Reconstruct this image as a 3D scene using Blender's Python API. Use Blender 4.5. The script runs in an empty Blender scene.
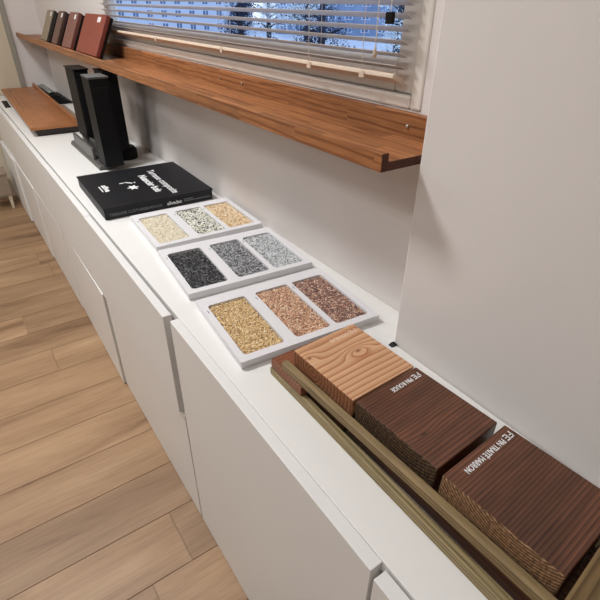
import bpy, bmesh, math, random
import numpy as np
from mathutils import Vector, Matrix

S = 0.53                     # metres per layout unit
FZ = 1.22                    # worktop height above the floor, in layout units
random.seed(7)
rng = np.random.default_rng(11)
sc = bpy.context.scene
col = sc.collection


# ------------------------------------------------------------------ helpers
def W(x, y, z):
    return Vector((x * S, y * S, (z + FZ) * S))


def lin(c):
    out = []
    for v in c[:3]:
        v = v / 255.0
        out.append(v / 12.92 if v <= 0.04045 else ((v + 0.055) / 1.055) ** 2.4)
    return (*out, 1.0)


def meta(o, label=None, cat=None, group=None, kind=None):
    if label: o['label'] = label
    if cat: o['category'] = cat
    if group: o['group'] = group
    if kind: o['kind'] = kind
    return o


def thing(name, x, y, z, rz, label, cat, group=None):
    o = bpy.data.objects.new(name, None)
    o.empty_display_size = 0.02
    col.objects.link(o)
    o.location = W(x, y, z)
    o.rotation_euler = (0, 0, math.radians(rz))
    return meta(o, label, cat, group)


class MB:
    """collects shapes (layout units) and links them as one mesh object"""
    def __init__(self):
        self.bm = bmesh.new()

    def box(self, x0, x1, y0, y1, z0, z1, mi=0):
        v = [self.bm.verts.new((x * S, y * S, z * S)) for x, y, z in
             ((x0, y0, z0), (x1, y0, z0), (x1, y1, z0), (x0, y1, z0),
              (x0, y0, z1), (x1, y0, z1), (x1, y1, z1), (x0, y1, z1))]
        for f in ((3, 2, 1, 0), (4, 5, 6, 7), (0, 1, 5, 4), (1, 2, 6, 5), (2, 3, 7, 6), (3, 0, 4, 7)):
            self.bm.faces.new([v[i] for i in f]).material_index = mi
        return self

    def hexa(self, p, mi=0):
        v = [self.bm.verts.new((a * S, b * S, c * S)) for a, b, c in p]
        for f in ((3, 2, 1, 0), (4, 5, 6, 7), (0, 1, 5, 4), (1, 2, 6, 5), (2, 3, 7, 6), (3, 0, 4, 7)):
            self.bm.faces.new([v[i] for i in f]).material_index = mi
        return self

    def prism(self, prof, axis, a0, a1, mi=0):
        """prof: list of 2D points, extruded along axis from a0 to a1"""
        def P(u, v, a):
            if axis == 'y': return (u * S, a * S, v * S)
            if axis == 'x': return (a * S, u * S, v * S)
            return (u * S, v * S, a * S)
        A = [self.bm.verts.new(P(u, v, a0)) for u, v in prof]
        B = [self.bm.verts.new(P(u, v, a1)) for u, v in prof]
        n = len(prof)
        fs = [self.bm.faces.new(A), self.bm.faces.new(B[::-1])]
        for i in range(n):
            fs.append(self.bm.faces.new((A[i], B[i], B[(i + 1) % n], A[(i + 1) % n])))
        for f in fs: f.material_index = mi
        return self

    def tube(self, pts, r, n=10, mi=0):
        pts = [Vector(p) * S for p in pts]
        rs = r if isinstance(r, (list, tuple)) else [r] * len(pts)
        rings = []
        for i, p in enumerate(pts):
            d = (pts[min(i + 1, len(pts) - 1)] - pts[max(i - 1, 0)]).normalized()
            u = d.cross(Vector((0, 0, 1)))
            if u.length < 1e-4: u = d.cross(Vector((1, 0, 0)))
            u.normalize(); w = d.cross(u)
            rings.append([self.bm.verts.new(p + (u * math.cos(t) + w * math.sin(t)) * rs[i] * S)
                          for t in [2 * math.pi * k / n for k in range(n)]])
        for a, b in zip(rings, rings[1:]):
            for k in range(n):
                self.bm.faces.new((a[k], a[(k + 1) % n], b[(k + 1) % n], b[k])).material_index = mi
        self.bm.faces.new(rings[0][::-1]).material_index = mi
        self.bm.faces.new(rings[-1]).material_index = mi
        return self

    def build(self, name, mats, parent=None, loc=None, bevel=0.0, seg=2, smooth=False, rot=None):
        bmesh.ops.recalc_face_normals(self.bm, faces=self.bm.faces)
        me = bpy.data.meshes.new(name)
        self.bm.to_mesh(me); self.bm.free()
        if not isinstance(mats, (list, tuple)): mats = [mats]
        for m in mats: me.materials.append(m)
        o = bpy.data.objects.new(name, me)
        col.objects.link(o)
        if parent: o.parent = parent
        if loc is not None: o.location = loc
        if rot is not None: o.rotation_euler = rot
        if bevel > 0:
            b = o.modifiers.new('bevel', 'BEVEL'); b.width = bevel; b.segments = seg
            b.limit_method = 'ANGLE'; b.angle_limit = math.radians(40)
            b.harden_normals = False
        if smooth:
            for p in me.polygons: p.use_smooth = True
        return o


def copy_tree(o, parent=None):
    c = o.copy(); col.objects.link(c)
    if parent: c.parent = parent
    for ch in list(o.children): copy_tree(ch, c)
    return c


def rrect(x0, x1, y0, y1, r, n=5):
    pts = []
    for cx, cy, a in ((x1 - r, y1 - r, 0), (x0 + r, y1 - r, 90), (x0 + r, y0 + r, 180), (x1 - r, y0 + r, 270)):
        for k in range(n + 1):
            t = math.radians(a + 90 * k / n)
            pts.append((cx + r * math.cos(t), cy + r * math.sin(t)))
    return pts


def flat_plate(name, outlines, z0, z1, mat, parent=None):
    """2D outlines (first one outside, the others holes) extruded, in layout units"""
    cu = bpy.data.curves.new(name, 'CURVE'); cu.dimensions = '2D'; cu.fill_mode = 'BOTH'
    cu.extrude = (z1 - z0) / 2 * S
    for pts in outlines:
        sp = cu.splines.new('POLY'); sp.points.add(len(pts) - 1)
        for i, (x, y) in enumerate(pts): sp.points[i].co = (x * S, y * S, 0, 1)
        sp.use_cyclic_u = True
    tmp = bpy.data.objects.new(name + '_tmp', cu); col.objects.link(tmp)
    dg = bpy.context.evaluated_depsgraph_get()
    me = bpy.data.meshes.new_from_object(tmp.evaluated_get(dg))
    bpy.data.objects.remove(tmp); bpy.data.curves.remove(cu)
    me.name = name
    me.materials.clear(); me.materials.append(mat)
    me.transform(Matrix.Translation((0, 0, (z0 + z1) / 2 * S)))
    o = bpy.data.objects.new(name, me); col.objects.link(o)
    if parent: o.parent = parent
    return o


def lettering(name, text, size, mat, parent, loc, rot, bold=0.0, align='LEFT', sx=1.0, spacing=1.0, fit=None):
    """text as a thin mesh; size and loc in layout units"""
    cu = bpy.data.curves.new(name, 'FONT'); cu.body = text; cu.size = size * S
    cu.align_x = align; cu.extrude = 0.00025; cu.offset = bold * size * S; cu.space_character = spacing
    cu.resolution_u = 3
    tmp = bpy.data.objects.new(name + '_tmp', cu); col.objects.link(tmp)
    dg = bpy.context.evaluated_depsgraph_get()
    me = bpy.data.meshes.new_from_object(tmp.evaluated_get(dg))
    bpy.data.objects.remove(tmp); bpy.data.curves.remove(cu)
    me.name = name; me.materials.clear(); me.materials.append(mat)
    if fit: sx = fit * S / max(v.co.x for v in me.vertices)
    me.transform(Matrix.Diagonal((sx, 1, 1, 1)))
    o = bpy.data.objects.new(name, me); col.objects.link(o)
    o.parent = parent
    o.location = Vector(loc) * S
    o.rotation_euler = rot
    return o


# ---------------------------------------------------------------- materials
def newmat(name):
    m = bpy.data.materials.new(name); m.use_nodes = True
    nt = m.node_tree; b = nt.nodes['Principled BSDF']
    return m, nt, b


def N(nt, t, **kw):
    n = nt.nodes.new(t)
    for k, v in kw.items(): setattr(n, k, v)
    return n


def math_n(nt, op, a, b=None, c=None):
    n = nt.nodes.new('ShaderNodeMath'); n.operation = op
    for i, v in enumerate((a, b, c)):
        if v is None: continue
        if isinstance(v, (int, float)): n.inputs[i].default_value = v
        else: nt.links.new(v, n.inputs[i])
    return n.outputs[0]


def ramp(nt, fac, stops, interp='LINEAR'):
    r = nt.nodes.new('ShaderNodeValToRGB'); r.color_ramp.interpolation = interp
    el = r.color_ramp.elements
    while len(el) > 1: el.remove(el[-1])
    el[0].position = stops[0][0]; el[0].color = stops[0][1]
    for p, c in stops[1:]:
        e = el.new(p); e.color = c
    nt.links.new(fac, r.inputs[0])
    return r.outputs[0]


def mixc(nt, fac, a, b, mode='MIX'):
    n = nt.nodes.new('ShaderNodeMix'); n.data_type = 'RGBA'; n.blend_type = mode
    for i, v in ((0, fac), (6, a), (7, b)):
        if isinstance(v, (int, float)): n.inputs[i].default_value = v
        elif isinstance(v, tuple): n.inputs[i].default_value = v
        else: nt.links.new(v, n.inputs[i])
    return n.outputs[2]


def bump(nt, bsdf, h, strength=0.2, dist=0.001):
    b = nt.nodes.new('ShaderNodeBump'); b.inputs['Strength'].default_value = strength
    b.inputs['Distance'].default_value = dist
    nt.links.new(h, b.inputs['Height']); nt.links.new(b.outputs[0], bsdf.inputs['Normal'])


def plain(name, rgb, rough=0.5, var=0.03, nscale=40, spec=0.5, metal=0.0, bmp=0.0):
    m, nt, b = newmat(name)
    tc = N(nt, 'ShaderNodeTexCoord'); no = N(nt, 'ShaderNodeTexNoise')
    no.inputs['Scale'].default_value = nscale; no.inputs['Detail'].default_value = 3
    nt.links.new(tc.outputs['Object'], no.inputs['Vector'])
    c = lin(rgb)
    d = tuple(max(0, v * (1 - var)) for v in c[:3]) + (1,)
    e = tuple(min(1, v * (1 + var)) for v in c[:3]) + (1,)
    nt.links.new(ramp(nt, no.outputs[0], [(0.3, d), (0.7, e)]), b.inputs['Base Color'])
    b.inputs['Roughness'].default_value = rough
    b.inputs['Specular IOR Level'].default_value = spec
    b.inputs['Metallic'].default_value = metal
    if bmp: bump(nt, b, no.outputs[0], bmp, 0.001)
    return m


def wood(name, stops, axis='X', centre=(0, 0.05, -0.12), freq=260, amp=1.6, stretch=0.12, nscale=9,
         rough=0.55, knots=(), fibre=0.25, bmp=0.25, staves=None, offset=(0, 0, 0), knot_rgb=(70, 38, 22), spec=0.35, mottle=0.0):
    """rings around a grain axis: lines on long faces, arcs on cut ends"""
    m, nt, b = newmat(name)
    tc = N(nt, 'ShaderNodeTexCoord'); mp = N(nt, 'ShaderNodeMapping')
    mp.inputs['Location'].default_value = offset
    nt.links.new(tc.outputs['Object'], mp.inputs['Vector'])
    v = mp.outputs[0]
    if staves:      # (length, width, tone variation): glued staves with their own grain
        L, Wd, tone = staves
        sp0 = N(nt, 'ShaderNodeSeparateXYZ'); nt.links.new(v, sp0.inputs[0])
        along = sp0.outputs[1] if axis == 'Y' else sp0.outputs[0]
        across = sp0.outputs[0] if axis == 'Y' else sp0.outputs[1]
        row = math_n(nt, 'FLOOR', math_n(nt, 'DIVIDE', math_n(nt, 'ADD', across, math_n(nt, 'MULTIPLY', sp0.outputs[2], 1.0)), Wd))
        shift = math_n(nt, 'FRACT', math_n(nt, 'MULTIPLY', row, 0.377))
        cell = math_n(nt, 'FLOOR', math_n(nt, 'ADD', math_n(nt, 'DIVIDE', along, L), shift))
        cv = N(nt, 'ShaderNodeCombineXYZ'); nt.links.new(row, cv.inputs[0]); nt.links.new(cell, cv.inputs[1])
        wn = N(nt, 'ShaderNodeTexWhiteNoise'); wn.noise_dimensions = '3D'; nt.links.new(cv.outputs[0], wn.inputs['Vector'])
        vm = N(nt, 'ShaderNodeVectorMath'); vm.operation = 'MULTIPLY_ADD'
        nt.links.new(wn.outputs['Color'], vm.inputs[0]); vm.inputs[1].default_value = (0.6, 0.6, 0.03)
        nt.links.new(v, vm.inputs[2]); v2 = vm.outputs[0]
    else:
        v2 = v
    st = N(nt, 'ShaderNodeMapping'); nt.links.new(v2, st.inputs['Vector'])
    st.inputs['Scale'].default_value = (stretch, 1, 1) if axis == 'X' else (1, stretch, 1)
    no = N(nt, 'ShaderNodeTexNoise'); no.inputs['Scale'].default_value = nscale; no.inputs['Detail'].default_value = 2
    nt.links.new(st.outputs[0], no.inputs['Vector'])
    sp = N(nt, 'ShaderNodeSeparateXYZ'); nt.links.new(v if staves else v2, sp.inputs[0])
    X, Y, Z = sp.outputs
    A, B_ = (Y, X) if axis == 'X' else (X, Y)
    p = math_n(nt, 'SUBTRACT', A, centre[1]); q = math_n(nt, 'SUBTRACT', Z, centre[2])
    if staves:
        p = math_n(nt, 'ADD', p, math_n(nt, 'MULTIPLY', wn.outputs['Value'], 0.2))
    r = math_n(nt, 'SQRT', math_n(nt, 'ADD', math_n(nt, 'MULTIPLY', p, p), math_n(nt, 'MULTIPLY', q, q)))
    ph = math_n(nt, 'ADD', math_n(nt, 'MULTIPLY', r, freq), math_n(nt, 'MULTIPLY', no.outputs[0], amp * 6.28))
    core = None
    for (kx, ky, a, bb, K) in knots:
        dx = math_n(nt, 'DIVIDE', math_n(nt, 'SUBTRACT', X, kx), a)
        dy = math_n(nt, 'DIVIDE', math_n(nt, 'SUBTRACT', Y, ky), bb)
        d2 = math_n(nt, 'ADD', math_n(nt, 'MULTIPLY', dx, dx), math_n(nt, 'MULTIPLY', dy, dy))
        g = math_n(nt, 'POWER', 2.718, math_n(nt, 'MULTIPLY', d2, -1.0))
        ph = math_n(nt, 'ADD', ph, math_n(nt, 'MULTIPLY', g, K))
        k = math_n(nt, 'POWER', 2.718, math_n(nt, 'MULTIPLY', d2, -26.0))
        core = k if core is None else math_n(nt, 'MAXIMUM', core, k)
    s = math_n(nt, 'FRACT', math_n(nt, 'DIVIDE', ph, 6.283))
    c = ramp(nt, s, stops)
    fb = N(nt, 'ShaderNodeTexNoise'); fb.inputs['Scale'].default_value = 260; fb.inputs['Detail'].default_value = 2
    fm = N(nt, 'ShaderNodeMapping'); nt.links.new(v2, fm.inputs['Vector'])
    fm.inputs['Scale'].default_value = (0.06, 1, 1) if axis == 'X' else (1, 0.06, 1)
    nt.links.new(fm.outputs[0], fb.inputs['Vector'])
    fr = ramp(nt, fb.outputs[0], [(0.25, (1 - fibre * 1.6,) * 3 + (1,)), (0.75, (1 + 0 * fibre,) * 3 + (1,))])
    c = mixc(nt, 1.0, c, fr, 'MULTIPLY')
    if staves:
        tn = ramp(nt, wn.outputs['Value'], [(0, (1 - staves[2],) * 3 + (1,)), (1, (1.0, 1.0, 1.0, 1))])
        c = mixc(nt, 1.0, c, tn, 'MULTIPLY')
    if mottle:
        mo = N(nt, 'ShaderNodeTexNoise'); mo.inputs['Scale'].default_value = 26; mo.inputs['Detail'].default_value = 3
        nt.links.new(st.outputs[0], mo.inputs['Vector'])
        c = mixc(nt, 1.0, c, ramp(nt, mo.outputs[0], [(0.3, (1 - mottle,) * 3 + (1,)), (0.7, (1 + mottle, 1 + mottle * .8, 1 + mottle * .7, 1))]), 'MULTIPLY')
    if core is not None:
        c = mixc(nt, core, c, lin(knot_rgb))
    nt.links.new(c, b.inputs['Base Color'])
    b.inputs['Roughness'].default_value = rough
    b.inputs['Specular IOR Level'].default_value = spec
    if bmp: bump(nt, b, fb.outputs[0], bmp, 0.0008)
    return m


def gravel_mat(name, cols, rough=0.55):
    m, nt, b = newmat(name)
    g = N(nt, 'ShaderNodeNewGeometry')
    stops = []
    tot = sum(w for _, w in cols); acc = 0
    for c, w in cols:
        stops.append((acc / tot, lin(c))); acc += w
    nt.links.new(ramp(nt, g.outputs['Random Per Island'], stops, 'CONSTANT'), b.inputs['Base Color'])
    b.inputs['Roughness'].default_value = rough
    return m


M = {}
M['wall'] = plain('wall_paint', (224, 218, 214), 0.85, 0.012, 6, 0.2)
M['ceil'] = plain('ceiling_paint', (235, 233, 230), 0.9, 0.01, 5, 0.2)
M['beige'] = plain('beige_panel', (205, 193, 170), 0.7, 0.04, 5, 0.3)
M['greytrim'] = plain('grey_trim', (150, 145, 134), 0.6, 0.03, 10)
M['front'] = plain('white_lacquer_front', (228, 226, 223), 0.45, 0.008, 4, 0.4)
M['top'] = plain('white_worktop', (232, 230, 226), 0.42, 0.01, 4, 0.4)
M['carcass'] = plain('white_carcass', (196, 190, 184), 0.6, 0.01, 4)
M['tray'] = plain('pale_card_tray', (224, 222, 224), 0.6, 0.01, 10, 0.35)
M['frame'] = plain('window_frame_white', (236, 230, 222), 0.4, 0.02, 14)
M['slat'] = plain('blind_slat', (205, 196, 192), 0.45, 0.02, 14)
M['rail'] = plain('blind_rail', (218, 198, 178), 0.45, 0.02, 14)
M['cordm'] = plain('blind_cord', (225, 215, 205), 0.8, 0.05, 200)
M['black'] = plain('black_lacquer', (14, 14, 16), 0.55, 0.15, 30, 0.2)
M['blackbook'] = plain('black_box_paper', (20, 21, 26), 0.5, 0.12, 60, 0.35)
M['darkgrey'] = plain('dark_grey_plastic', (84, 82, 80), 0.4, 0.08, 60)
M['greycap'] = plain('grey_cap', (92, 94, 95), 0.5, 0.06, 60)
M['white'] = plain('white_ink', (235, 235, 235), 0.6, 0.02, 60)
M['greyink'] = plain('grey_ink', (120, 122, 128), 0.6, 0.05, 60)
M['faintink'] = plain('faded_white_ink', (236, 205, 178), 0.6, 0.05, 300)
M['metal'] = plain('screw_metal', (200, 195, 185), 0.3, 0.05, 60, metal=1.0)
M['taupe'] = plain('taupe_board', (150, 132, 116), 0.65, 0.05, 30)
M['plinthdark'] = plain('dark_plinth_edge', (60, 54, 52), 0.6, 0.08, 30)
M['silver'] = plain('silvery_film', (150, 156, 154), 0.25, 0.5, 90, metal=0.3)

oak = [(0, lin((190, 126, 80))), (0.55, lin((195, 131, 84))), (0.85, lin((148, 88, 52))), (1, lin((188, 124, 78)))]
M['ledge'] = wood('ledge_oak', oak, 'Y', (0, 0.02, -0.05), 560, 2.4, 0.16, 14, 0.42, fibre=0.25,
                  staves=(0.20, 0.031, 0.38))
M['ledge_end'] = wood('ledge_end_grain', [(0, lin((104, 62, 40))), (0.6, lin((92, 52, 34))), (1, lin((76, 42, 28)))],
                      'Y', (0, 0.02, -0.05), 1500, 1.0, 0.3, 20, 0.6, fibre=0.3)
M['board'] = wood('board_oak', oak, 'Y', (0, 0.05, -0.05), 700, 1.3, 0.12, 12, 0.4, fibre=0.2,
                  staves=(0.3, 0.045, 0.22))
pine = [(0, lin((220, 176, 138))), (0.5, lin((212, 164, 124))), (0.86, lin((182, 124, 86))), (0.93, lin((174, 114, 78))), (1, lin((218, 173, 135)))]
M['pine'] = wood('larch_block', pine, 'X', (0, 0.17, -0.07), 760, 1.0, 0.35, 9, 0.5, fibre=0.12,
                 knots=((0.082, 0.078, 0.026, 0.012, 14.0), (0.008, 0.108, 0.016, 0.012, 8.0)), knot_rgb=(104, 56, 34))
M['pine_end'] = wood('larch_end_grain', [(0, lin((178, 122, 84))), (0.6, lin((160, 104, 70))), (0.9, lin((104, 64, 42))), (1, lin((150, 98, 66)))],
                     'X', (0, 0.09, 0.02), 900, 0.9, 1.0, 14, 0.7, fibre=0.3)
dk = [(0, lin((120, 80, 58))), (0.5, lin((106, 68, 50))), (0.85, lin((76, 45, 33))), (1, lin((118, 78, 56)))]
M['dark1'] = wood('brown_block_upper', dk, 'X', (0, -0.10, -0.09), 1500, 3.2, 0.16, 9, 0.42, fibre=0.3, spec=0.45, mottle=0.38,
                  knots=((0.03, 0.045, 0.03, 0.012, 6.0),), knot_rgb=(60, 34, 26))
M['dark2'] = wood('brown_block_front', dk, 'X', (0, -0.16, -0.06), 1400, 3.6, 0.14, 9, 0.42, fibre=0.3, spec=0.45, offset=(0.4, 0, 0), mottle=0.38,
                  knots=((0.075, 0.09, 0.022, 0.022, 7.0),), knot_rgb=(54, 30, 23))
M['darkend'] = wood('brown_block_end', [(0, lin((200, 160, 120))), (0.45, lin((160, 120, 84))), (0.8, lin((98, 62, 40))), (1, lin((160, 118, 80)))],
                    'X', (0, 0.05, 0.10), 1500, 0.8, 1.0, 18, 0.75, fibre=0.5, bmp=0.6)
M['darkend1'] = wood('brown_block_end_dark', [(0, lin((140, 108, 76))), (0.45, lin((96, 72, 50))), (0.8, lin((58, 42, 30))), (1, lin((104, 78, 52)))],
                     'X', (0, 0.05, 0.10), 1200, 0.8, 1.0, 18, 0.8, fibre=0.6, bmp=0.6)
green = [(0, lin((174, 156, 116))), (0.5, lin((160, 141, 101))), (0.85, lin((122, 102, 66))), (1, lin((170, 152, 112)))]
M['green'] = wood('treated_pine_rail', green, 'Y', (0, -0.04, -0.05), 1500, 1.3, 0.08, 10, 0.6, fibre=0.25)
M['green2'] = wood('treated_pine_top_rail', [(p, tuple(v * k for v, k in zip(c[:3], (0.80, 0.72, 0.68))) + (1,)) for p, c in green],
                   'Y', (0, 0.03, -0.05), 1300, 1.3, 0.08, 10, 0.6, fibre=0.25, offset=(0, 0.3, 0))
M['olive'] = wood('olive_block', [(0, lin((132, 108, 72))), (0.5, lin((122, 98, 64))), (0.85, lin((94, 72, 44))), (1, lin((130, 106, 70)))],
                  'X', (0, -0.04, -0.08), 800, 1.2, 0.15, 9, 0.55, fibre=0.22)
M['plank'] = wood('russet_plank', [(0, lin((150, 92, 62))), (0.6, lin((138, 82, 54))), (0.9, lin((112, 64, 42))), (1, lin((148, 90, 60)))],
                  'X', (0, -0.03, -0.06), 900, 1.0, 0.12, 9, 0.5, fibre=0.22)
M['plank_d'] = wood('dark_russet_plank', [(0, lin((104, 66, 46))), (0.6, lin((94, 58, 40))), (0.9, lin((64, 38, 28))), (1, lin((100, 64, 44)))],
                    'Y', (0, -0.03, -0.06), 900, 1.0, 0.12, 9, 0.5, fibre=0.25)


def sample_wood(name, c):
    c0 = lin(c); d = tuple(v * 0.72 for v in c0[:3]) + (1,)
    return wood(name, [(0, c0), (0.6, c0), (0.9, d), (1, c0)], 'Y', (0, 0.0, -0.05), 500, 1.0, 1.0, 8, 0.5, fibre=0.15)


# floor: planks are separate islands of one mesh, each with its own tone and grain
def floor_mat():
    m, nt, b = newmat('laminate_oak_floor')
    g = N(nt, 'ShaderNodeNewGeometry'); tc = N(nt, 'ShaderNodeTexCoord')
    wn = N(nt, 'ShaderNodeTexWhiteNoise'); wn.noise_dimensions = '1D'
    nt.links.new(g.outputs['Random Per Island'], wn.inputs['W'])
    vm = N(nt, 'ShaderNodeVectorMath'); vm.operation = 'MULTIPLY_ADD'
    nt.links.new(wn.outputs['Color'], vm.inputs[0]); vm.inputs[1].default_value = (9, 9, 9)
    nt.links.new(tc.outputs['Object'], vm.inputs[2])
    mp = N(nt, 'ShaderNodeMapping'); mp.inputs['Scale'].default_value = (0.16, 1, 1)
    nt.links.new(vm.outputs[0], mp.inputs['Vector'])
    n1 = N(nt, 'ShaderNodeTexNoise'); n1.inputs['Scale'].default_value = 10; n1.inputs['Detail'].default_value = 5
    n1.inputs['Roughness'].default_value = 0.6; n1.inputs['Distortion'].default_value = 0.6
    nt.links.new(mp.outputs[0], n1.inputs['Vector'])
    c = ramp(nt, n1.outputs[0], [(0.28, lin((112, 82, 58))), (0.43, lin((154, 122, 92))), (0.6, lin((170, 138, 106))), (0.75, lin((182, 152, 120)))])
    mp2 = N(nt, 'ShaderNodeMapping'); mp2.inputs['Scale'].default_value = (0.05, 1, 1)
    nt.links.new(vm.outputs[0], mp2.inputs['Vector'])
    n2 = N(nt, 'ShaderNodeTexNoise'); n2.inputs['Scale'].default_value = 150; n2.inputs['Detail'].default_value = 3
    nt.links.new(mp2.outputs[0], n2.inputs['Vector'])
    c = mixc(nt, 1.0, c, ramp(nt, n2.outputs[0], [(0.3, (0.84, 0.82, 0.80, 1)), (0.65, (1, 1, 1, 1))]), 'MULTIPLY')
    # knots
    vo = N(nt, 'ShaderNodeTexVoronoi'); vo.inputs['Scale'].default_value = 2.6
    mp3 = N(nt, 'ShaderNodeMapping'); mp3.inputs['Scale'].default_value = (0.6, 1.3, 1)
    nt.links.new(vm.outputs[0], mp3.inputs['Vector']); nt.links.new(mp3.outputs[0], vo.inputs['Vector'])
    c = mixc(nt, ramp(nt, vo.outputs['Distance'], [(0.02, (0.75,) * 3 + (1,)), (0.09, (0, 0, 0, 1))]), c, lin((112, 80, 56)))
    c = mixc(nt, 1.0, c, ramp(nt, g.outputs['Random Per Island'], [(0, (0.80, 0.79, 0.78, 1)), (1, (1.04, 1.03, 1.0, 1))]), 'MULTIPLY')
    nt.links.new(c, b.inputs['Base Color'])
    b.inputs['Roughness'].default_value = 0.5
    bump(nt, b, n2.outputs[0], 0.1, 0.0005)
    return m


M['floor'] = floor_mat()

# ------------------------------------------------------------------ setting
WX = 1.18      # window wall
PX = 1.024     # face of the pier that stands proud of it, nearer the camera
PY = 0.885     # its corner
BY = 7.12      # far wall
XL, YN, CZ = -7.0, -5.0, 3.4
O0 = W(0, 0, 0)


def struct(mb, name, mat, **k):
    return meta(mb.build(name, mat, loc=O0, **k), kind='structure')


# floor planks
bm = MB()
bm.box(XL, 1.27, YN, BY + 0.2, -FZ - 0.08, -FZ - 0.006)
H = 0.2965
y = 1.282 - H * 22
row = 0
known = {1.282: 0.304, 3.06: 0.085, 3.35: -0.022 + 1.2, 3.65: -0.022, 1.575: -1.2, 1.87: -1.9, 2.17: -0.9, 2.46: -1.5, 2.76: -0.55}
while y < BY:
    off = None
    for k, v in known.items():
        if abs(k - y) < 0.1: off = v
    if off is None: off = random.uniform(0, 2.4)
    L = 2.42
    x = off - L * math.ceil((off - XL) / L)
    while x < 1.2:
        a, b = max(x + 0.0025, XL), min(x + L - 0.0025, 1.2)
        y1 = min(y + H - 0.002, BY + 0.1)
        if b > a and y1 > YN and y < BY: bm.box(a, b, max(y + 0.0015, YN), y1, -FZ - 0.006, -FZ)
        x += L
    y += H
struct(bm, 'floor', M['floor'])
struct(MB().box(XL, 1.27, YN, BY + 0.2, CZ, CZ + 0.1), 'ceiling', M['ceil'])
struct(MB().box(XL - 0.1, XL, YN, BY, -FZ, CZ), 'wall_left', M['wall'])
struct(MB().box(XL - 0.1, 1.6, YN - 0.1, YN, -FZ, CZ), 'wall_front', M['wall'])
bw = MB().box(0.86, 1.27, BY, BY + 0.1, -FZ, CZ).box(XL, 0.80, BY, BY + 0.1, -FZ, CZ, 1)
struct(bw, 'wall_back', [M['wall'], M['beige']])
struct(MB().box(0.802, 0.858, BY - 0.02, BY + 0.1, -FZ, CZ), 'trim_1', M['greytrim'], bevel=0.002)
WY0, WY1, WZ0, WZ1 = 1.045, 4.28, 0.716, 2.45     # window opening
wm = MB()
wm.box(WX, WX + 0.09, PY + 0.001, BY, -FZ, WZ0)
wm.box(WX, WX + 0.09, PY + 0.001, BY, WZ1, CZ)
wm.box(WX, WX + 0.09, PY + 0.001, WY0, WZ0, WZ1)
wm.box(WX, WX + 0.09, WY1, BY, WZ0, WZ1)
struct(wm, 'wall_right', M['wall'])
struct(MB().box(PX, 1.27, YN, PY, -FZ, CZ), 'wall_pier', M['wall'], bevel=0.003)

# window: outer casing, sash, glass
wf = MB()
a0, a1 = WX + 0.0, WX + 0.06
fw = 0.045
for (y0, y1, z0, z1) in ((WY0, WY0 + fw, WZ0, WZ1), (WY1 - fw, WY1, WZ0, WZ1), (WY0 + fw, WY1 - fw, WZ0, WZ0 + 0.04), (WY0 + fw, WY1 - fw, WZ1 - fw, WZ1)):
    wf.box(WX - 0.006, WX + 0.088, y0 + .0005, y1 - .0005, z0 + .0005, z1 - .0005)
wfo = struct(wf, 'window_1', M['frame'], bevel=0.004)
ws = MB()
i0, i1, j0, j1 = WY0 + fw, WY1 - fw, WZ0 + 0.04, WZ1 - fw
sw = 0.095
mid = (i0 + i1) / 2
for (y0, y1, z0, z1) in ((i0, i0 + 0.09, j0, j1), (i1 - 0.06, i1, j0, j1), (i0 + 0.09, i1 - 0.06, j0, j0 + 0.10), (i0 + 0.09, i1 - 0.06, j1 - sw, j1)):
    ws.box(WX + 0.014, WX + 0.07, y0 + .001, y1 - .001, z0 + .001, z1 - .001)
sash = ws.build('window_sash', M['frame'], parent=wfo, bevel=0.004)
gm, gnt, gb = newmat('window_glass')
gb.inputs['Base Color'].default_value = (0.9, 0.95, 1, 1); gb.inputs['Roughness'].default_value = 0.0
gb.inputs['Transmission Weight'].default_value = 1.0; gb.inputs['IOR'].default_value = 1.02
gl = MB().box(WX + 0.036, WX + 0.044, i0 + 0.09, i1 - 0.06, j0 + 0.1, j1 - sw).build('glass', gm, parent=wfo)

# ------------------------------------------------------------------ venetian blind
BX = WX - 0.035
hs = 1.565
BYC = 1.105 + hs
bl = thing('venetian_blind', BX, BYC, 2.42, 0, 'white horizontal venetian blind lowered over the window with open slats', 'window blind')


def bmb(): return MB()


bmb().box(-0.03, 0.03, -hs, hs, -0.04, 0.03).build('head_rail', M['rail'], parent=bl, bevel=0.002)
sl = MB()
nsl = 0
z = 0.834 - 2.42
while z < -0.06:
    t = math.radians(-17)
    pr_top, pr_bot = [], []
    for k in range(7):
        u = (k / 6 - 0.5) * 0.050
        h = 0.0035 * (1 - (2 * k / 6 - 1) ** 2)
        X_, Z_ = u * math.cos(t) - h * math.sin(t), u * math.sin(t) + h * math.cos(t)
        pr_top.append((X_, z + Z_)); pr_bot.append((X_, z + Z_ - 0.0016))
    sl.prism(pr_top + pr_bot[::-1], 'y', -hs + 0.01, hs - 0.01)
    z += 0.0335; nsl += 1
sl.build('slats', M['slat'], parent=bl)
brail = MB().prism([(-0.024, -0.008), (0.024, -0.008), (0.026, 0.002), (0.02, 0.008), (-0.02, 0.008), (-0.026, 0.002)], 'y', -hs + 0.015, hs - 0.015)
brail.build('bottom_rail', M['rail'], parent=bl, loc=Vector((0, 0, (0.803 - 2.42) * S)), bevel=0.001, rot=(0, 0.42, 0))
for yy in (1.26, 1.55, 2.25, 3.1, 4.0):
    yy -= BYC
    for xx in (-0.027, 0.027):
        MB().tube([(xx, yy, 0.806 - 2.42), (xx, yy, -0.04)], 0.0010, 6).build('ladder_cord', M['cordm'], parent=bl)
    MB().box(-0.0275, -0.020, -0.012, 0.012, -0.009, 0.011).build('cord_button', M['rail'], parent=bl, loc=Vector((0, yy, 0.803 - 2.42)) * S, bevel=0.0008)
yc_ = 1.196 - BYC
MB().tube([(-0.034, yc_, 0.887 - 2.42), (-0.034, yc_, -0.04)], 0.0016, 6).build('pull_cord', M['cordm'], parent=bl)
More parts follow.
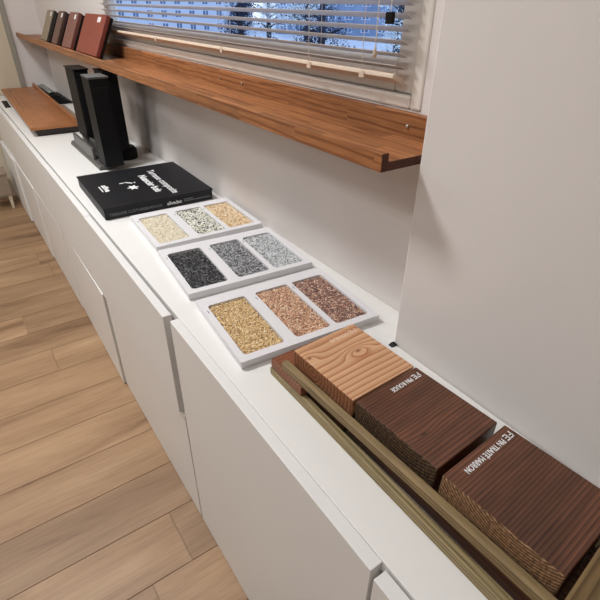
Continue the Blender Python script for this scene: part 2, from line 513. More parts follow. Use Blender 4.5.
MB().tube([(-0.034, yc_, 0.858 - 2.42), (-0.034, yc_, 0.868 - 2.42), (-0.034, yc_, 0.882 - 2.42), (-0.034, yc_, 0.890 - 2.42)], [0.0055, 0.0065, 0.003, 0.002], 10).build('cord_tassel', M['rail'], parent=bl, smooth=True)
yk = 1.142 - BYC
MB().tube([(-0.036, yk, 0.976 - 2.42), (-0.036, yk, -0.04)], 0.0012, 6).build('pull_cord', M['cordm'], parent=bl)
MB().box(-0.044, -0.030, -0.013, 0.013, -0.015, 0.015).build('cord_clip', M['black'], parent=bl, loc=Vector((0, yk, 0.962 - 2.42)) * S, bevel=0.0008)

# ------------------------------------------------------------------ cabinets and worktop
FX = 0.432      # outer face of fronts
FT = 0.034      # their thickness


def cabinet(y0, y1, label, fronts):
    """fronts: (kind, y0, y1, z0, z1, out_near, out_far) with out = how far proud of the line"""
    t = thing('cabinet', 0.80, (y0 + y1) / 2, -FZ, 0, label, 'cabinet', None)
    cx, cy = 0.80, (y0 + y1) / 2
    c = MB()
    xa, xb = FX + FT + 0.004 - cx, 1.015 - cx
    c.box(xa, xb, y0 - cy + 0.002, y1 - cy - 0.002, 0.002, FZ - 0.040)
    c.build('carcass', M['carcass'], parent=t)
    for (kind, a, b, z0, z1, on, of) in fronts:
        m_ = MB()
        x0n, x0f = FX - on - cx, FX - of - cx
        a -= cy; b -= cy; z0 += FZ; z1 += FZ
        m_.hexa([(x0n, a, z0), (x0n + FT, a, z0), (x0f + FT, b, z0), (x0f, b, z0),
                 (x0n, a, z1), (x0n + FT, a, z1), (x0f + FT, b, z1), (x0f, b, z1)])
        m_.build(kind, M['front'], parent=t, bevel=0.0008)
    return t


Zs = -0.500      # split between upper and lower fronts
cabinet(-0.80, 0.330, 'white cabinet nearest the camera, cut off by the bottom edge of the photo',
        [('door', -0.795, 0.332, -1.212, -0.003, 0.006, 0.006)])
cabinet(0.334, 1.452, 'white cabinet with one tall plain door below the wooden blocks',
        [('door', 0.348, 1.447, -1.212, -0.002, 0, 0)])
cabinet(1.454, 2.650, 'white two-drawer cabinet below the granule trays, its upper drawer slightly open',
        [('drawer_front', 1.486, 2.652, Zs + 0.004, -0.002, 0.012, 0.010), ('drawer_front', 1.462, 2.652, -1.212, Zs - 0.004, 0.0, 0.0)])
cabinet(2.658, 3.800, 'white cabinet below the black box, the near end of its lower drawer standing proud',
        [('drawer_front', 2.656, 3.797, Zs + 0.004, -0.002, 0.008, 0.008), ('drawer_front', 2.662, 3.797, -1.212, Zs - 0.004, 0.014, 0.003)])
cabinet(3.804, 4.930, 'white cabinet below the black columns with its two drawers flush',
        [('drawer_front', 3.801, 4.932, Zs + 0.004, -0.002, 0.010, 0.009), ('drawer_front', 3.801, 4.932, -1.212, Zs - 0.004, 0.008, 0.010)])
cabinet(4.938, 6.040, 'white cabinet below the near half of the oak board',
        [('drawer_front', 4.936, 6.042, Zs + 0.004, -0.002, 0.009, 0.009), ('drawer_front', 4.936, 6.042, -1.212, Zs - 0.004, 0.018, 0.018)])
cabinet(6.046, 7.09, 'white cabinet farthest away against the far wall, its lower drawer pulled a little open',
        [('drawer_front', 6.046, 7.09, Zs + 0.004, -0.002, 0.009, 0.009), ('drawer_front', 6.046, 7.09, -1.212, Zs - 0.004, 0.036, 0.040)])
wt = MB()
wt.box(FX + FT + 0.0006, 1.020, -0.80, 7.10, -0.034, 0)
wt.box(1.020, 1.178, PY + 0.004, 7.10, -0.034, 0)
wo = wt.build('worktop', M['top'], loc=O0, bevel=0.0008)
meta(wo, 'long continuous white worktop running over the cabinets to the far wall', 'worktop')
# ------------------------------------------------------------------ ledge shelf
LY0, LY1 = 0.905, 7.09
LC = (LY0 + LY1) / 2
sh = thing('wall_shelf', 1.177, LC, 0.612, 0, 'long orange-brown oak ledge shelf with raised lip, fixed to the wall below the window', 'shelf')
h = (LY1 - LY0) / 2
# local x: lip at -0.28
lb = MB().box(-0.254, -0.026, -h, h, 0, 0.026); 
o = lb.build('base_board', [M['ledge'], M['ledge_end']], parent=sh, bevel=0.0008)
lp = MB().box(-0.280, -0.2545, -h, h, 0, 0.050)
o2 = lp.build('front_lip', [M['ledge'], M['ledge_end']], parent=sh, bevel=0.001)
bb = MB().box(-0.0255, 0.0, -h, 5.3 - LC, 0, 0.100)
o3 = bb.build('back_board', [M['ledge'], M['ledge_end']], parent=sh, bevel=0.001)
for q in (o, o2, o3):
    for p in q.data.polygons:
        if p.normal.y < -0.9: p.material_index = 1
for yy in (LY0 + 0.16, 2.12, 2.34, 4.6):
    sb = MB()
    sb.tube([(-0.027, 0, 0), (-0.0295, 0, 0), (-0.031, 0, 0)], [0.0062, 0.0062, 0.0035], 12)
    sb.build('screw', M['metal'], parent=sh, loc=Vector((0, (yy - LC) * S, (0.062) * S)), smooth=False)

# ------------------------------------------------------------------ sample boards leaning on the shelf
zb = 0.612 + 0.0265


def lean_sample(y0, y1, c, side, label, tag_at, group):
    """board leaning against the wall, coloured face in front and a darker back layer, width along y"""
    t = thing('wood_sample', 0.936, (y0 + y1) / 2, zb, 0, label, 'wood sample', group)
    w = (y1 - y0) / 2
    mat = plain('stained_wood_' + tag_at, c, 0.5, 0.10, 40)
    mats = plain('shaded_side_' + tag_at, side, 0.6, 0.10, 40)  # end faces turned from the light: their shade is painted into this colour
    L, T = 0.280, 0.050
    ang = math.radians(27)
    ux, uz = math.sin(ang), math.cos(ang)       # along the board, upwards and towards the wall
    nx, nz = uz, -ux                             # thickness direction, towards the wall
    z0 = T * ux

    def slab(t0, t1, l1):
        A = (nx * t0, z0 + nz * t0); B_ = (ux * l1 + nx * t0, z0 + uz * l1 + nz * t0)
        C_ = (ux * l1 + nx * t1, z0 + uz * l1 + nz * t1); D_ = (nx * t1, z0 + nz * t1)
        return [A, B_, C_, D_]
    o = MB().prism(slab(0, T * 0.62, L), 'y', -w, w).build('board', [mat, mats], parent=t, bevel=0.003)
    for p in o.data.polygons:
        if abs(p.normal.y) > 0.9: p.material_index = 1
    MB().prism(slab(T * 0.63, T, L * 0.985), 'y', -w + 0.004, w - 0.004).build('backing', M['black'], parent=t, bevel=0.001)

    def q(s_, yy, e): return ((ux * s_ - nx * e) * S, yy * S, (z0 + uz * s_ - nz * e) * S)
    marks = ((-0.045, -0.008), (0.004, 0.028)) if w > 0.2 else ((-0.028, 0.016),)
    yc = -w * 0.45
    for (ya, yb) in marks:
        s0, s1_ = L - 0.055, L - 0.020
        ya += yc; yb += yc
        mm = MB()
        f = [mm.bm.verts.new(v) for v in (q(s0, ya, .0002), q(s0, yb, .0002), q(s1_, yb, .0002), q(s1_, ya, .0002),
                                          q(s0, ya, .0014), q(s0, yb, .0014), q(s1_, yb, .0014), q(s1_, ya, .0014))]
        for idx in ((3, 2, 1, 0), (4, 5, 6, 7), (0, 1, 5, 4), (1, 2, 6, 5), (2, 3, 7, 6), (3, 0, 4, 7)):
            mm.bm.faces.new([f[i] for i in idx])
        st = mm.build('sticker', M['white'], parent=t); st['label'] = 'small white sticker'
    return t


gsm = 'wood samples leaning on the shelf'
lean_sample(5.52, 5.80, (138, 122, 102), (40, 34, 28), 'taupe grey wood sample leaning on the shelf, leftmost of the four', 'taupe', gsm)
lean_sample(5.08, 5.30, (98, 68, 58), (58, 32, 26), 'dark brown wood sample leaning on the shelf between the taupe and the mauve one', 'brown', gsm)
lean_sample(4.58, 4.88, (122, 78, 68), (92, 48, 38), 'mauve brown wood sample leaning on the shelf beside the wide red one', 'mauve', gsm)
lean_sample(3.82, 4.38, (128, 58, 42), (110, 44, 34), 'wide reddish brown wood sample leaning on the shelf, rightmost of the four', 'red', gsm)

# ------------------------------------------------------------------ granule trays
def rock(n=1):
    b = bmesh.new(); bmesh.ops.create_icosphere(b, subdivisions=1, radius=1.0)
    v = np.array([q.co[:] for q in b.verts]); f = np.array([[q.index for q in fc.verts] for fc in b.faces]); b.free()
    return v, f


RV, RF = rock()


def granules(name, x0, x1, y0, y1, z, size, count, mat, parent, label):
    V, F = [], []
    w, d = (x1 - x0) * S, (y1 - y0) * S
    nx = max(1, int(math.sqrt(count * w / d))); ny = int(count / nx)
    base = 0
    r0 = 0.012 * S
    for layer in (0, 1):
        for i in range(nx):
            for j in range(ny):
                px = (i + 0.5 + rng.uniform(-.5, .5)) / nx * w
                py = (j + 0.5 + rng.uniform(-.5, .5)) / ny * d
                ex, ey = min(px, w - px), min(py, d - py)
                if ex < size * 0.8 or ey < size * 0.8: continue
                if ex < r0 and ey < r0 and (r0 - ex) ** 2 + (r0 - ey) ** 2 > (r0 - size * .4) ** 2: continue
                v = RV * (1 + rng.uniform(-.22, .22, (len(RV), 1)))
                v = v * (size * rng.uniform(.7, 1.2, 3))
                q = rng.normal(size=4); q /= np.linalg.norm(q)
                a, b_, c, dd = q
                Rm = np.array([[1 - 2 * (c * c + dd * dd), 2 * (b_ * c - a * dd), 2 * (b_ * dd + a * c)],
                               [2 * (b_ * c + a * dd), 1 - 2 * (b_ * b_ + dd * dd), 2 * (c * dd - a * b_)],
                               [2 * (b_ * dd - a * c), 2 * (c * dd + a * b_), 1 - 2 * (b_ * b_ + c * c)]])
                v = v @ Rm.T
                v[:, 2] *= 0.7
                v += np.array([x0 * S + px, y0 * S + py, z * S + layer * size * .45 + rng.uniform(-.2, .3) * size])
                V.append(v); F.append(RF + base); base += len(RV)
    V = np.concatenate(V); F = np.concatenate(F)
    me = bpy.data.meshes.new(name); me.from_pydata(V.tolist(), [], F.tolist()); me.materials.append(mat)
    o = bpy.data.objects.new(name, me); col.objects.link(o); o.parent = parent
    o['kind'] = 'stuff'; o['label'] = label
    return o


def tray(x, y, rz, w, d, label, fills):
    t = thing('sample_tray', x, y, 0, rz, label, 'sample tray', 'granule sample trays')
    T = 0.030
    pk = [(0.025, 0.178), (0.222, 0.366), (0.387, 0.530)]
    kx = w / 0.556
    holes = []
    py0, py1 = 0.030, d - 0.058
    for a, b in pk: holes.append(rrect(a * kx, b * kx, py0, py1, 0.014))
    flat_plate('tray_panel', [rrect(0, w, 0, d, 0.004, 2)] + holes, 0.010, T, M['tray'], t)
    MB().box(0.0015, w - 0.0015, 0.0015, d - 0.0015, 0.0005, 0.0098).build('tray_base', M['tray'], parent=t)
    for (a, b), (mat, size, cnt, gl_) in zip(pk, fills):
        granules('granules', a * kx, b * kx, py0, py1, 0.0205, size, cnt, mat, t, gl_)
    for a, b in pk:          # tiny printed caption beside each window, too small to read
        MB().box(a * kx - 0.012, a * kx - 0.009, py1 - 0.052, py1 - 0.030, T, T + 0.0003).build('caption', M['greyink'], parent=t)
    return t


G = {
    'gold': gravel_mat('golden_granules', [((215, 183, 131), 4), ((228, 198, 147), 3), ((195, 158, 108), 3), ((241, 220, 179), 2), ((171, 134, 97), 1)]),
    'tan': gravel_mat('rosy_tan_granules', [((207, 163, 131), 4), ((227, 188, 156), 3), ((179, 131, 103), 3), ((241, 217, 191), 1.5), ((150, 111, 92), 1)]),
    'umber': gravel_mat('dark_rosy_granules', [((171, 129, 111), 4), ((140, 103, 91), 3), ((207, 171, 148), 2.5), ((113, 87, 81), 2), ((231, 204, 183), 1)]),
    'black': gravel_mat('black_granules', [((40, 40, 42), 5), ((28, 28, 30), 4), ((103, 103, 105), 3), ((139, 139, 140), .7)]),
    'grey': gravel_mat('mid_grey_granules', [((147, 148, 151), 4), ((118, 119, 123), 3), ((179, 180, 183), 3), ((54, 55, 58), 2), ((211, 211, 212), 1)]),
    'light': gravel_mat('light_grey_granules', [((198, 201, 203), 4), ((220, 222, 222), 3), ((163, 166, 169), 2.5), ((127, 131, 134), 1.2), ((236, 236, 235), 1)]),
    'cream': gravel_mat('cream_granules', [((233, 222, 196), 4), ((241, 233, 214), 3), ((217, 203, 171), 2), ((247, 243, 230), 1)]),
    'mixed': gravel_mat('black_and_white_granules', [((231, 228, 215), 4), ((215, 211, 191), 2.5), ((241, 241, 235), 2), ((110, 110, 110), 1.5), ((40, 40, 42), 1)]),
    'sand': gravel_mat('honey_granules', [((230, 204, 164), 4), ((241, 222, 188), 3), ((211, 175, 134), 2.5), ((187, 150, 115), 1.2), ((247, 236, 214), 1)]),
}
s1 = 0.0021
tray(0.517, 1.055, -4.7, 0.553, 0.423, 'white tray with golden, tan and dark rosy granules, nearest to the wooden blocks',
     [(G['gold'], s1, 1300, 'golden yellow granules'), (G['tan'], s1, 1200, 'rosy tan granules'), (G['umber'], s1, 1200, 'dark rosy brown granules')])
tray(0.548, 1.532, -5.0, 0.564, 0.438, 'white tray with black, mid grey and light grey granules',
     [(G['black'], s1 * 1.05, 1200, 'black granules'), (G['grey'], s1, 1200, 'mid grey granules'), (G['light'], s1, 1200, 'light grey granules')])
tray(0.594, 2.003, -2.6, 0.556, 0.440, 'white tray with cream, black-and-white and honey granules, beside the black box',
     [(G['cream'], s1, 1100, 'cream granules'), (G['mixed'], s1 * 1.35, 700, 'black and white granules'), (G['sand'], s1 * 1.3, 800, 'honey beige granules')])

# ------------------------------------------------------------------ black box
bk = thing('presentation_box', 0.502, 2.52, 0, -1.6, 'flat black presentation box with white lettering lying on the worktop', 'box')
bwid, bdep, bh = 0.626, 0.650, 0.066
MB().box(0.004, bwid - 0.004, 0.004, bdep - 0.004, 0.0005, bh - 0.010).build('box_body', M['blackbook'], parent=bk, bevel=0.001)
MB().box(0, bwid, 0, bdep, bh - 0.0095, bh).build('lid', M['blackbook'], parent=bk, bevel=0.001)
zt = bh + 0.0006
D = -math.pi / 2
lettering('title_lettering', 'Terrasse composite', 0.062, M['white'], bk, (0.402, 0.535, zt), (0, 0, D), 0.012, fit=0.49)
lettering('title_lettering', 'Nuancier bois', 0.064, M['white'], bk, (0.326, 0.460, zt), (0, 0, D), 0.03, fit=0.345)
lettering('small_lettering', 'silva', 0.045, M['white'], bk, (0.084, 0.385, zt), (0, 0, D), 0.04, fit=0.125)
def mark(q):
    MB().hexa([(x_, y_, 0) for x_, y_ in q] + [(x_, y_, 0.0006) for x_, y_ in q]).build('emblem_stroke', M['white'], parent=bk, loc=Vector((0, 0, (bh + 0.0001) * S)))


def rq(x0, x1, y0, y1): return [(x0, y0), (x1, y0), (x1, y1), (x0, y1)]


mark(rq(0.066, 0.072, 0.27, 0.375))
star = []
for k in range(12):
    a = 2 * math.pi * k / 12; rr = 1.0 if k % 2 == 0 else 0.5
    star.append((0.238 + 0.036 * rr * math.cos(a), 0.262 + 0.046 * rr * math.sin(a)))
MB().prism(star, 'z', 0, 0.0006).build('emblem_star', M['white'], parent=bk, loc=Vector((0, 0, (bh + 0.0001) * S)))
mark(rq(0.187, 0.213, 0.362, 0.374))
mark([(0.218, 0.370), (0.252, 0.335), (0.260, 0.345), (0.226, 0.382)])
mark(rq(0.266, 0.276, 0.340, 0.354))
yf = -0.0006
lettering('edge_lettering', 'TERRASSE', 0.021, M['greyink'], bk, (0.028, 0.0038 - 0.001, 0.018), (math.pi / 2, 0, 0), 0.01)
lettering('edge_lettering', 'CL\u00d4TURES', 0.021, M['greyink'], bk, (0.125, 0.0028, 0.018), (math.pi / 2, 0, 0), 0.0)
lettering('edge_lettering', 'BARDAGE', 0.021, M['greyink'], bk, (0.222, 0.0028, 0.018), (math.pi / 2, 0, 0), 0.0)
lettering('edge_lettering', 'silvadec', 0.028, M['white'], bk, (0.345, 0.0028, 0.018), (math.pi / 2, 0, 0), 0.02)
for k, (a, b) in enumerate(((0.445, 0.50), (0.445, 0.605))):
    MB().box(a, b, 0.0025, 0.0036, 0.022 + (1 - k) * 0.010, 0.026 + (1 - k) * 0.010).build('edge_caption', M['greyink'], parent=bk)
lettering('side_lettering', 'silva', 0.024, M['greyink'], bk, (0.0028, 0.33, 0.018), (math.pi / 2, 0, D), 0.02)

# ------------------------------------------------------------------ wooden blocks on their stand
st = thing('sample_stand', 0.584, 0.55, 0, 0, 'low stand of two greenish pine rails with russet planks that carries the wooden blocks', 'display stand')


def L_(x, y, z): return (x - 0.584, y - 0.55, z)


def hx(x0, x1, y0, y1, zn, zf):      # heights (z0, z1) near and far
    return [L_(x0, y0, zn[0]), L_(x1, y0, zn[0]), L_(x1, y1, zf[0]), L_(x0, y1, zf[0]),
            L_(x0, y0, zn[1]), L_(x1, y0, zn[1]), L_(x1, y1, zf[1]), L_(x0, y1, zf[1])]


MB().hexa(hx(0.584, 0.607, -0.35, 0.990, (0.0005, 0.040), (0.0005, 0.026))).build('lower_rail', M['green'], parent=st, bevel=0.0015)
MB().hexa(hx(0.84, 0.90, -0.35, 0.980, (0.0005, 0.040), (0.0005, 0.026))).build('lower_rail', M['green'], parent=st, bevel=0.0015)
MB().box(0.588 - .584, 0.888 - .584, 0.826 - .55, 0.988 - .55, 0.0275, 0.0600).build('russet_plank', M['plank'], parent=st, bevel=0.0015)
pd = MB().hexa(hx(0.618, 0.836, 0.665, 0.825, (0.012, 0.052), (0.012, 0.052)))
pd.build('plank_and_dark_fill', M['plank_d'], parent=st, bevel=0.001)
MB().hexa([L_(0.628, -0.35, .0605), L_(0.655, -0.35, .0605), L_(0.612, 0.93, .0605), L_(0.587, 0.93, .0605),
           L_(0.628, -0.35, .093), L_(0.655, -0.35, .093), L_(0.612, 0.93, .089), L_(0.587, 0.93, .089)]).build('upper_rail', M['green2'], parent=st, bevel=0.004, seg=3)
MB().box(0.626 - .584, 0.838 - .584, -0.30 - .55, 0.10 - .55, 0.0005, 0.055).build('plank_and_dark_fill', M['plank_d'], parent=st, bevel=0.001)  # this plank and the next are added to darken the gap between the rails
MB().box(0.626 - .584, 0.836 - .584, 0.11 - .55, 0.66 - .55, 0.0005, 0.052).build('plank_and_dark_fill', M['plank_d'], parent=st, bevel=0.001)


def block(x, y, rz, w, d, z0, z1, mtop, mend, label, taper=0.0, bev=0.002):
    t = thing('wood_block', x, y, z0, rz, label, 'wooden block', 'wooden blocks on the stand')
    o = MB().box(0, w, 0, d, 0, z1 - z0).build('block', [mtop, mend], parent=t, bevel=bev, seg=3)
    for p in o.data.polygons:
        if abs(p.normal.x) > 0.9: p.material_index = 1
    return t, z1 - z0


def stamp(t, hgt, w, d, text, mat, y_off=0.030, x0=None, size=0.026):
    """stamp read from the wall side: square mark, then the words"""
    x0 = (w - 0.016) if x0 is None else x0
    zt_ = hgt + 0.0005
    g = MB()
    x, yb = x0, d - y_off
    # mark: two joined framed letters, an F and an E, above a short bar
    def bar(a, b, c, e): g.box(x - b, x - a, yb - e, yb - c, hgt, hgt + 0.0005)
    k = size / 0.032
    for a, b, c, e in ((0, 0.005, -0.006, 0.022), (0, 0.020, 0.017, 0.022), (0, 0.016, 0.006, 0.010),
                       (0.022, 0.027, -0.006, 0.022), (0.022, 0.042, 0.017, 0.022), (0.022, 0.040, 0.006, 0.010), (0.022, 0.042, -0.006, -0.001)):
        bar(a * k, b * k, c * k, e * k)
    g.build('stamped_mark', mat, parent=t)
    lettering('stamped_lettering', text, size, mat, t, (x - 0.052 * k, yb, zt_), (0, 0, math.pi), 0.010, sx=0.74)


b1, h1 = block(0.637, 0.660, 2.0, 0.237, 0.262, 0.0610, 0.118, M['pine'], M['pine_end'],
               'light orange pine block with swirling grain and a knot on the stand', bev=0.0015)
stamp(b1, h1, 0.237, 0.262, 'DOUGLAS', M['faintink'], 0.026, size=0.021)
b2, h2 = block(0.646, 0.384, 2.6, 0.232, 0.262, 0.060, 0.128, M['dark1'], M['darkend1'],
               'dark brown wooden block with a short two-word white stamp, middle of the stand')
stamp(b2, h2, 0.232, 0.262, 'PIN ROUGE', M['white'], 0.022, size=0.0205)
b3, h3 = block(0.648, 0.093, 3.0, 0.240, 0.270, 0.0715, 0.140, M['dark2'], M['darkend'],
               'dark brown wooden block with a long three-word white stamp, in front at the right')
stamp(b3, h3, 0.243, 0.268, 'PIN TRAIT\u00c9 MARRON', M['white'], 0.018, size=0.0205)
b4, h4 = block(0.612, -0.205, 5.5, 0.27, 0.278, 0.0945, 0.150, M['olive'], M['olive'],
               'olive brown wooden board cut off by the lower right corner of the photo')
lettering('stamped_lettering', 'O', 0.022, M['white'], b4, (0.122, 0.245, h4 + .0005), (0, 0, math.pi), 0.01)

# ------------------------------------------------------------------ oak board on a plinth, pad, stand in the far corner
pl = thing('plinth', 0.528, 4.68, 0, -1.6, 'low taupe plinth with dark edge under the oak board', 'plinth')
MB().box(0.02, 0.36, 0.03, 2.36, 0.0005, 0.048).build('plinth_body', M['plinthdark'], parent=pl, bevel=0.002)
MB().box(0.361, 0.45, 0.10, 1.15, 0.0005, 0.052).build('plinth_top', M['taupe'], parent=pl, bevel=0.001)
bd = thing('oak_board', 0.505, 4.665, 0.0565, -1.6, 'oak ledge board with a raised lip lying on the worktop near the far wall', 'board')
MB().box(0, 0.345, 0, 2.40, 0, 0.026).build('board_base', M['board'], parent=bd, bevel=0.001)
MB().box(0.3455, 0.372, 0, 2.40, 0, 0.068).build('board_lip', M['board'], parent=bd, bevel=0.001)
pad = MB().box(0, 0.054, 0, 0.45, 0.0005, 0.006).build('cable_pad', M['black'], loc=W(0.496, 6.24, 0), bevel=0.001)
pad.rotation_euler = (0, 0, -0.03)
meta(pad, 'small flat black pad on the worktop left of the oak board', 'pad')

# curved black card stand with silvery film packet
ds = thing('curved_stand', 1.042, 5.95, 0, 0, 'black curved display stand with a crumpled silvery packet, behind the oak board', 'display stand')
prof = [(-0.085, 0.001), (-0.085, 0.098), (0.0, 0.092), (0.03, 0.066), (0.06, 0.040), (0.09, 0.022), (0.13, 0.012), (0.128, 0.004), (0.08, 0.008), (0.05, 0.001)]
MB().prism(prof, 'y', 0.20, 1.05).build('stand_body', M['black'], parent=ds, bevel=0.0006)
pk_ = bmesh.new()
bmesh.ops.create_grid(pk_, x_segments=14, y_segments=26, size=0.5)
for v in pk_.verts:
    u = v.co.y + 0.5
    yy = 0.33 + 0.66 * u
    zz = 0.101 + random.uniform(0, 0.026) * (1 - abs(v.co.x) * 1.2)
    v.co = Vector((-0.045 + v.co.x * 0.075, yy, zz)) * S
r_ = bmesh.ops.extrude_face_region(pk_, geom=pk_.faces[:])
for v in [g_ for g_ in r_['geom'] if isinstance(g_, bmesh.types.BMVert)]: v.co.z += 0.002
mm = MB(); mm.bm.free(); mm.bm = pk_
mm.build('silvery_packet', M['silver'], parent=ds)

# ------------------------------------------------------------------ black columns on a rail base
ct = thing('post_stand', 0.86, 3.75, 0, 0, 'black stand holding three tall square black post samples on the worktop', 'display stand')


def CL(x, y): return (x - 0.86, y - 3.75)


MB().prism([(-0.052, 0.0), (0.052, 0.0), (0.052, 0.016), (0.040, 0.030), (-0.040, 0.030), (-0.052, 0.016)], 'y', -0.42, 0.42).build(
    'base_rail', M['darkgrey'], parent=ct, loc=Vector((CL(0.775, 0)[0] * S, 0.10 * S, 0.0005 * S)), bevel=0.001)
br = MB()
br.box(-0.040, -0.020, -0.22, 0.34, 0.0305, 0.112).box(0.024, 0.046, -0.22, 0.34, 0.0305, 0.112).box(-0.0195, 0.0195, -0.20, 0.30, 0.0305, 0.040)
br.build('bracket', M['darkgrey'], parent=ct, loc=Vector((CL(0.775, 0)[0] * S, 0.08 * S, 0)), bevel=0.002)
kb = MB().tube([(0, 0, 0.0305), (0, 0, 0.040)], 0.016, 14)
kb.build('screw_head', M['black'], parent=ct, loc=Vector((CL(0.785, 0)[0] * S, -0.27 * S, 0)))
fo = MB().tube([(0, 0, 0.0005), (0, 0, 0.060), (0, 0, 0.085)], [0.085, 0.085, 0.066], 36)
fo.build('round_foot', M['black'], parent=ct, loc=Vector((CL(0.975, 0)[0] * S, CL(0, 3.66)[1] * S, 0)), bevel=0.001)
MB().box(-0.03, 0.11, -0.10, 0.42, 0.0005, 0.022).build('base_plate', M['black'], parent=ct, loc=Vector((0, 0, 0)), bevel=0.001)


def column(x0, x1, y0, y1, z0, z1, capmat, flare):
    c = MB()
    cx, cy = (x0 + x1) / 2, (y0 + y1) / 2
    w, d = (x1 - x0) / 2, (y1 - y0) / 2
    g = 0.010
    c.box(-w, w, -d, d, 0, z1 - z0 - 0.012)
    c.box(-w + 0.2 * w, w - 0.2 * w, -d - 0.008, -d - 0.0001, 0.0, z1 - z0 - 0.06)
    o = c.build('post', M['black'], parent=ct, loc=Vector((CL(cx, cy)[0] * S, CL(cx, cy)[1] * S, z0 * S)), bevel=0.0015)
    e = flare
    k = MB()
    k.hexa([(-w, -d, z1 - z0 - 0.0118), (w, -d, z1 - z0 - 0.0118), (w, d, z1 - z0 - 0.0118), (-w, d, z1 - z0 - 0.0118),
            (-w - e, -d - e, z1 - z0), (w + e, -d - e, z1 - z0), (w + e, d + e, z1 - z0), (-w - e, d + e, z1 - z0)])
    k.build('post_cap', capmat, parent=o, bevel=0.0008)
    return o


column(0.793, 0.890, 3.93, 4.20, 0.0925, 0.580, M['black'], 0.010)
column(0.756, 0.876, 3.37, 3.55, 0.0310, 0.590, M['greycap'], 0.003)
column(0.905, 1.000, 3.60, 3.82, 0.0430, 0.590, M['black'], 0.006)

# small black wedge added to stand for the dark gap at the pier corner
cb = MB().prism([(0.0, 0.0), (0.024, 0.0), (0.024, 0.005), (0.010, 0.006)], 'y', 0, 0.018).build('dark_gap_wedge', M['black'], loc=W(0.998, 0.868, 0.0005))
meta(cb, 'tiny black wedge standing for the dark gap at the corner of the projecting wall', 'dark wedge')

# ------------------------------------------------------------------ stool by the far wall
so = thing('wooden_stool', 0.22, 6.75, -FZ, 0, 'brown wooden stool with pale leg beyond the far end of the cabinets', 'stool')
MB().box(-0.16, 0.10, -0.14, 0.16, 0.18, 0.42).build('stool_body', M['taupe'], parent=so, bevel=0.003)
MB().box(-0.17, 0.11, -0.15, 0.17, 0.421, 0.45).build('seat', M['taupe'], parent=so, bevel=0.003)
for sx, sy in ((-1, -1), (1, -1), (-1, 1), (1, 1)):
    lx, ly = -0.03 + sx * 0.10, 0.01 + sy * 0.11
    MB().hexa([(lx - .014, ly - .014, 0.0), (lx + .014, ly - .014, 0.0), (lx + .014, ly + .014, 0.0), (lx - .014, ly + .014, 0.0),
               (lx - .02, ly - .02, 0.179), (lx + .02, ly - .02, 0.179), (lx + .02, ly + .02, 0.179), (lx - .02, ly + .02, 0.179)]).build(
        'leg', M['beige'], parent=so, bevel=0.001)

# ------------------------------------------------------------------ outside: facade and winter trees
M['facade'] = plain('pale_facade', (196, 206, 222), 0.9, 0.04, 0.3)
M['facade2'] = plain('blue_grey_facade', (128, 148, 178), 0.9, 0.25, 0.25)
M['facwin'] = plain('facade_window_glass', (84, 112, 150), 0.3, 0.2, 0.5)
M['facframe'] = plain('facade_window_frame', (214, 222, 235), 0.7, 0.03, 1)
M['bark'] = plain('dark_bark', (44, 44, 54), 0.9, 0.3, 6)
M['frost'] = plain('frosted_twigs', (228, 236, 246), 0.8, 0.2, 3)
M['leafd'] = plain('dark_evergreen', (40, 54, 80), 0.8, 0.3, 3)
M['snow'] = plain('snowy_ground', (196, 204, 216), 0.9, 0.1, 0.4)
gz = -12.0
gr = MB().box(2.2, 300, -60, 340, gz - 0.5, gz).build('ground', M['snow'], loc=O0)
meta(gr, kind='structure')


def building(x, y, rz, w, d, h, nw, nf, label, mat='facade'):
    t = thing('building', x, y, gz, rz, label, 'building')
    MB().box(-w / 2, w / 2, 0, d, 0, h).build('wall', M[mat], parent=t)
    f_ = MB().box(-w / 2 - 0.4, w / 2 + 0.4, -0.4, d + 0.4, h, h + 0.5).build('roof', M['bark'], parent=t)
    sx = w / nw; sz = h / nf
    for i in range(nw):
        for j in range(nf):
            cx = -w / 2 + (i + .5) * sx; z0 = j * sz + sz * .25
            fr = MB().box(cx - sx * .24, cx + sx * .24, -0.16, -0.001, z0, z0 + sz * .58).build('window', M['facframe'], parent=t)
            MB().box(cx - sx * .19, cx - sx * .02, -0.22, -0.161, z0 + .2, z0 + sz * .55).box(
                cx + sx * .02, cx + sx * .19, -0.22, -0.161, z0 + .2, z0 + sz * .55).build('pane', M['facwin'], parent=fr)
    return t


building(80, 242, -20, 104, 20, 30, 17, 6, 'pale blue facade with rows of dark windows seen through the left half of the blind')
building(165, 180, -48, 90, 20, 30, 12, 6, 'blue grey building behind the trees seen through the right half of the blind', 'facade2')


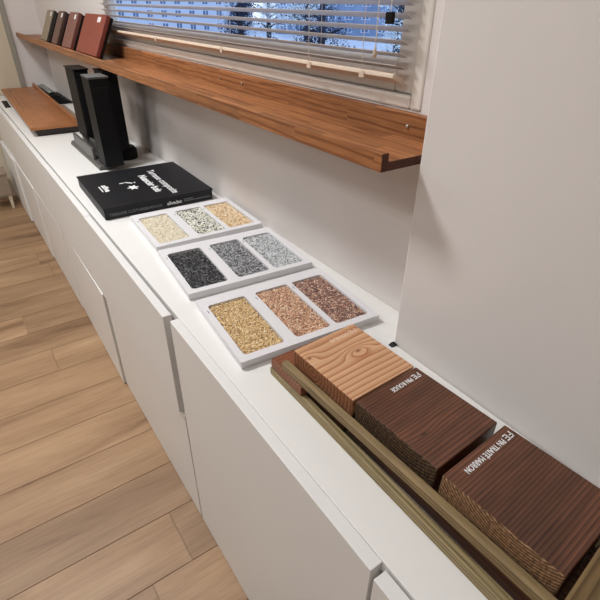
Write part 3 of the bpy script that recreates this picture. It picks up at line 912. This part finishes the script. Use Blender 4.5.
def tree(x, y, h, r, label, frosty, n=2600, size=0.17):
    t = thing('tree', x, y, gz, 0, label, 'tree', 'trees outside the window')
    tb = MB()
    tb.tube([(0, 0, 0), (0.3, 0.1, h * .4), (0.1, -0.2, h * .95)], [0.8, 0.55, 0.15], 8)
    ends = []
    for k in range(26):
        a = random.uniform(0, 6.28); z0 = random.uniform(h * .18, h * .85)
        l = r * random.uniform(.6, 1.0) * (1.1 - .5 * z0 / h)
        p0 = Vector((0.2, 0, z0)); p1 = p0 + Vector((math.cos(a) * l * .5, math.sin(a) * l * .5, l * .25))
        p2 = p0 + Vector((math.cos(a) * l, math.sin(a) * l, l * random.uniform(.1, .6)))
        tb.tube([p0, p1, p2], [0.22, 0.13, 0.05], 5); ends.append((p0, p1, p2))
    tb.build('trunk', M['bark'], parent=t)
    V, F = [], []
    for k in range(n):
        p0, p1, p2 = random.choice(ends); s_ = random.random() ** .6
        c = p0.lerp(p1, s_ * 2) if s_ < .5 else p1.lerp(p2, s_ * 2 - 1)
        c = c + Vector([random.gauss(0, r * .13) for _ in range(3)])
        d1 = Vector([random.uniform(-1, 1) for _ in range(3)]).normalized() * size * random.uniform(.4, 1.2)
        d2 = d1.cross(Vector([random.uniform(-1, 1) for _ in range(3)])).normalized() * size * .5
        b0 = len(V)
        d3 = d1.cross(d2).normalized() * size * .2
        for q in (c - d1, c + d2, c + d1, c - d2, c + d3): V.append(tuple(q * S))
        F += [(b0, b0 + 1, b0 + 4), (b0 + 1, b0 + 2, b0 + 4), (b0 + 2, b0 + 3, b0 + 4), (b0 + 3, b0, b0 + 4), (b0 + 3, b0 + 2, b0 + 1, b0)]
    me = bpy.data.meshes.new('foliage'); me.from_pydata(V, [], F); me.materials.append(M['frost'] if frosty else M['leafd'])
    o = bpy.data.objects.new('foliage', me); col.objects.link(o); o.parent = t; o['kind'] = 'stuff'
    return t


tree(44, 81, 18, 3.6, 'dark bare-trunked tree outside, left of the middle of the window', False, 5200)
tree(52, 73, 18, 5, 'frosted tree outside beside the dark-trunked one', True, 5200)
tree(60, 98, 18, 4.5, 'frosted tree outside between the two buildings', True, 4200)
tree(46, 61, 19, 5, 'dark evergreen tree outside in the middle of the right half of the window', False, 5200)
tree(50, 50, 18, 4.5, 'frosted tree outside right of the dark evergreen', True, 5200)
tree(42, 40, 18, 4.5, 'dark tree outside at the far right of the window', False, 3000)

# ------------------------------------------------------------------ light
wd = bpy.data.worlds.new('dusk_sky'); sc.world = wd; wd.use_nodes = True
bg = wd.node_tree.nodes['Background']
tcw = wd.node_tree.nodes.new('ShaderNodeTexCoord'); sxyz = wd.node_tree.nodes.new('ShaderNodeSeparateXYZ')
wd.node_tree.links.new(tcw.outputs['Generated'], sxyz.inputs[0])
cr = wd.node_tree.nodes.new('ShaderNodeValToRGB')
cr.color_ramp.elements[0].position = 0.0; cr.color_ramp.elements[0].color = (0.78, 0.87, 1.0, 1)
cr.color_ramp.elements[1].position = 0.6; cr.color_ramp.elements[1].color = (0.50, 0.64, 0.92, 1)
wd.node_tree.links.new(sxyz.outputs[2], cr.inputs[0]); wd.node_tree.links.new(cr.outputs[0], bg.inputs[0])
bg.inputs[1].default_value = 1.4


def lamp(x, y, z, size, power, color=(0.965, 0.985, 1.0), sy=None, name='ceiling_lamp'):
    l = bpy.data.lights.new(name, 'AREA'); l.energy = power; l.color = color
    l.shape = 'RECTANGLE'; l.size = size * S; l.size_y = (sy or size) * S
    o = bpy.data.objects.new(name, l); col.objects.link(o); o.location = W(x, y, z)
    return o


lamp(-0.55, 3.0, CZ - 0.03, 0.7, 34, sy=0.7)
lamp(-2.6, 0.2, CZ - 0.03, 1.1, 14)
lamp(-2.6, 5.6, CZ - 0.03, 1.1, 14)
lamp(-5.0, 3.0, CZ - 0.03, 1.6, 8)

# ------------------------------------------------------------------ camera
cam = bpy.data.cameras.new('camera'); co = bpy.data.objects.new('camera', cam); col.objects.link(co)
cam.sensor_width = 36; cam.sensor_fit = 'HORIZONTAL'; cam.lens = 473.415 / 600 * 36
cam.clip_start = 0.02; cam.clip_end = 500
CR = [[0.820863, 0.298566, -0.48687], [-0.571054, 0.442531, -0.691422], [0.00902, 0.845591, 0.533754]]
m4 = Matrix(CR).to_4x4(); m4.translation = W(0, 0, 1.0)
co.matrix_world = m4
sc.camera = co
sc.view_settings.view_transform = 'Standard'; sc.view_settings.look = 'None'
sc.view_settings.gamma = 1; sc.view_settings.exposure = 0.12; sc.view_settings.use_curve_mapping = False
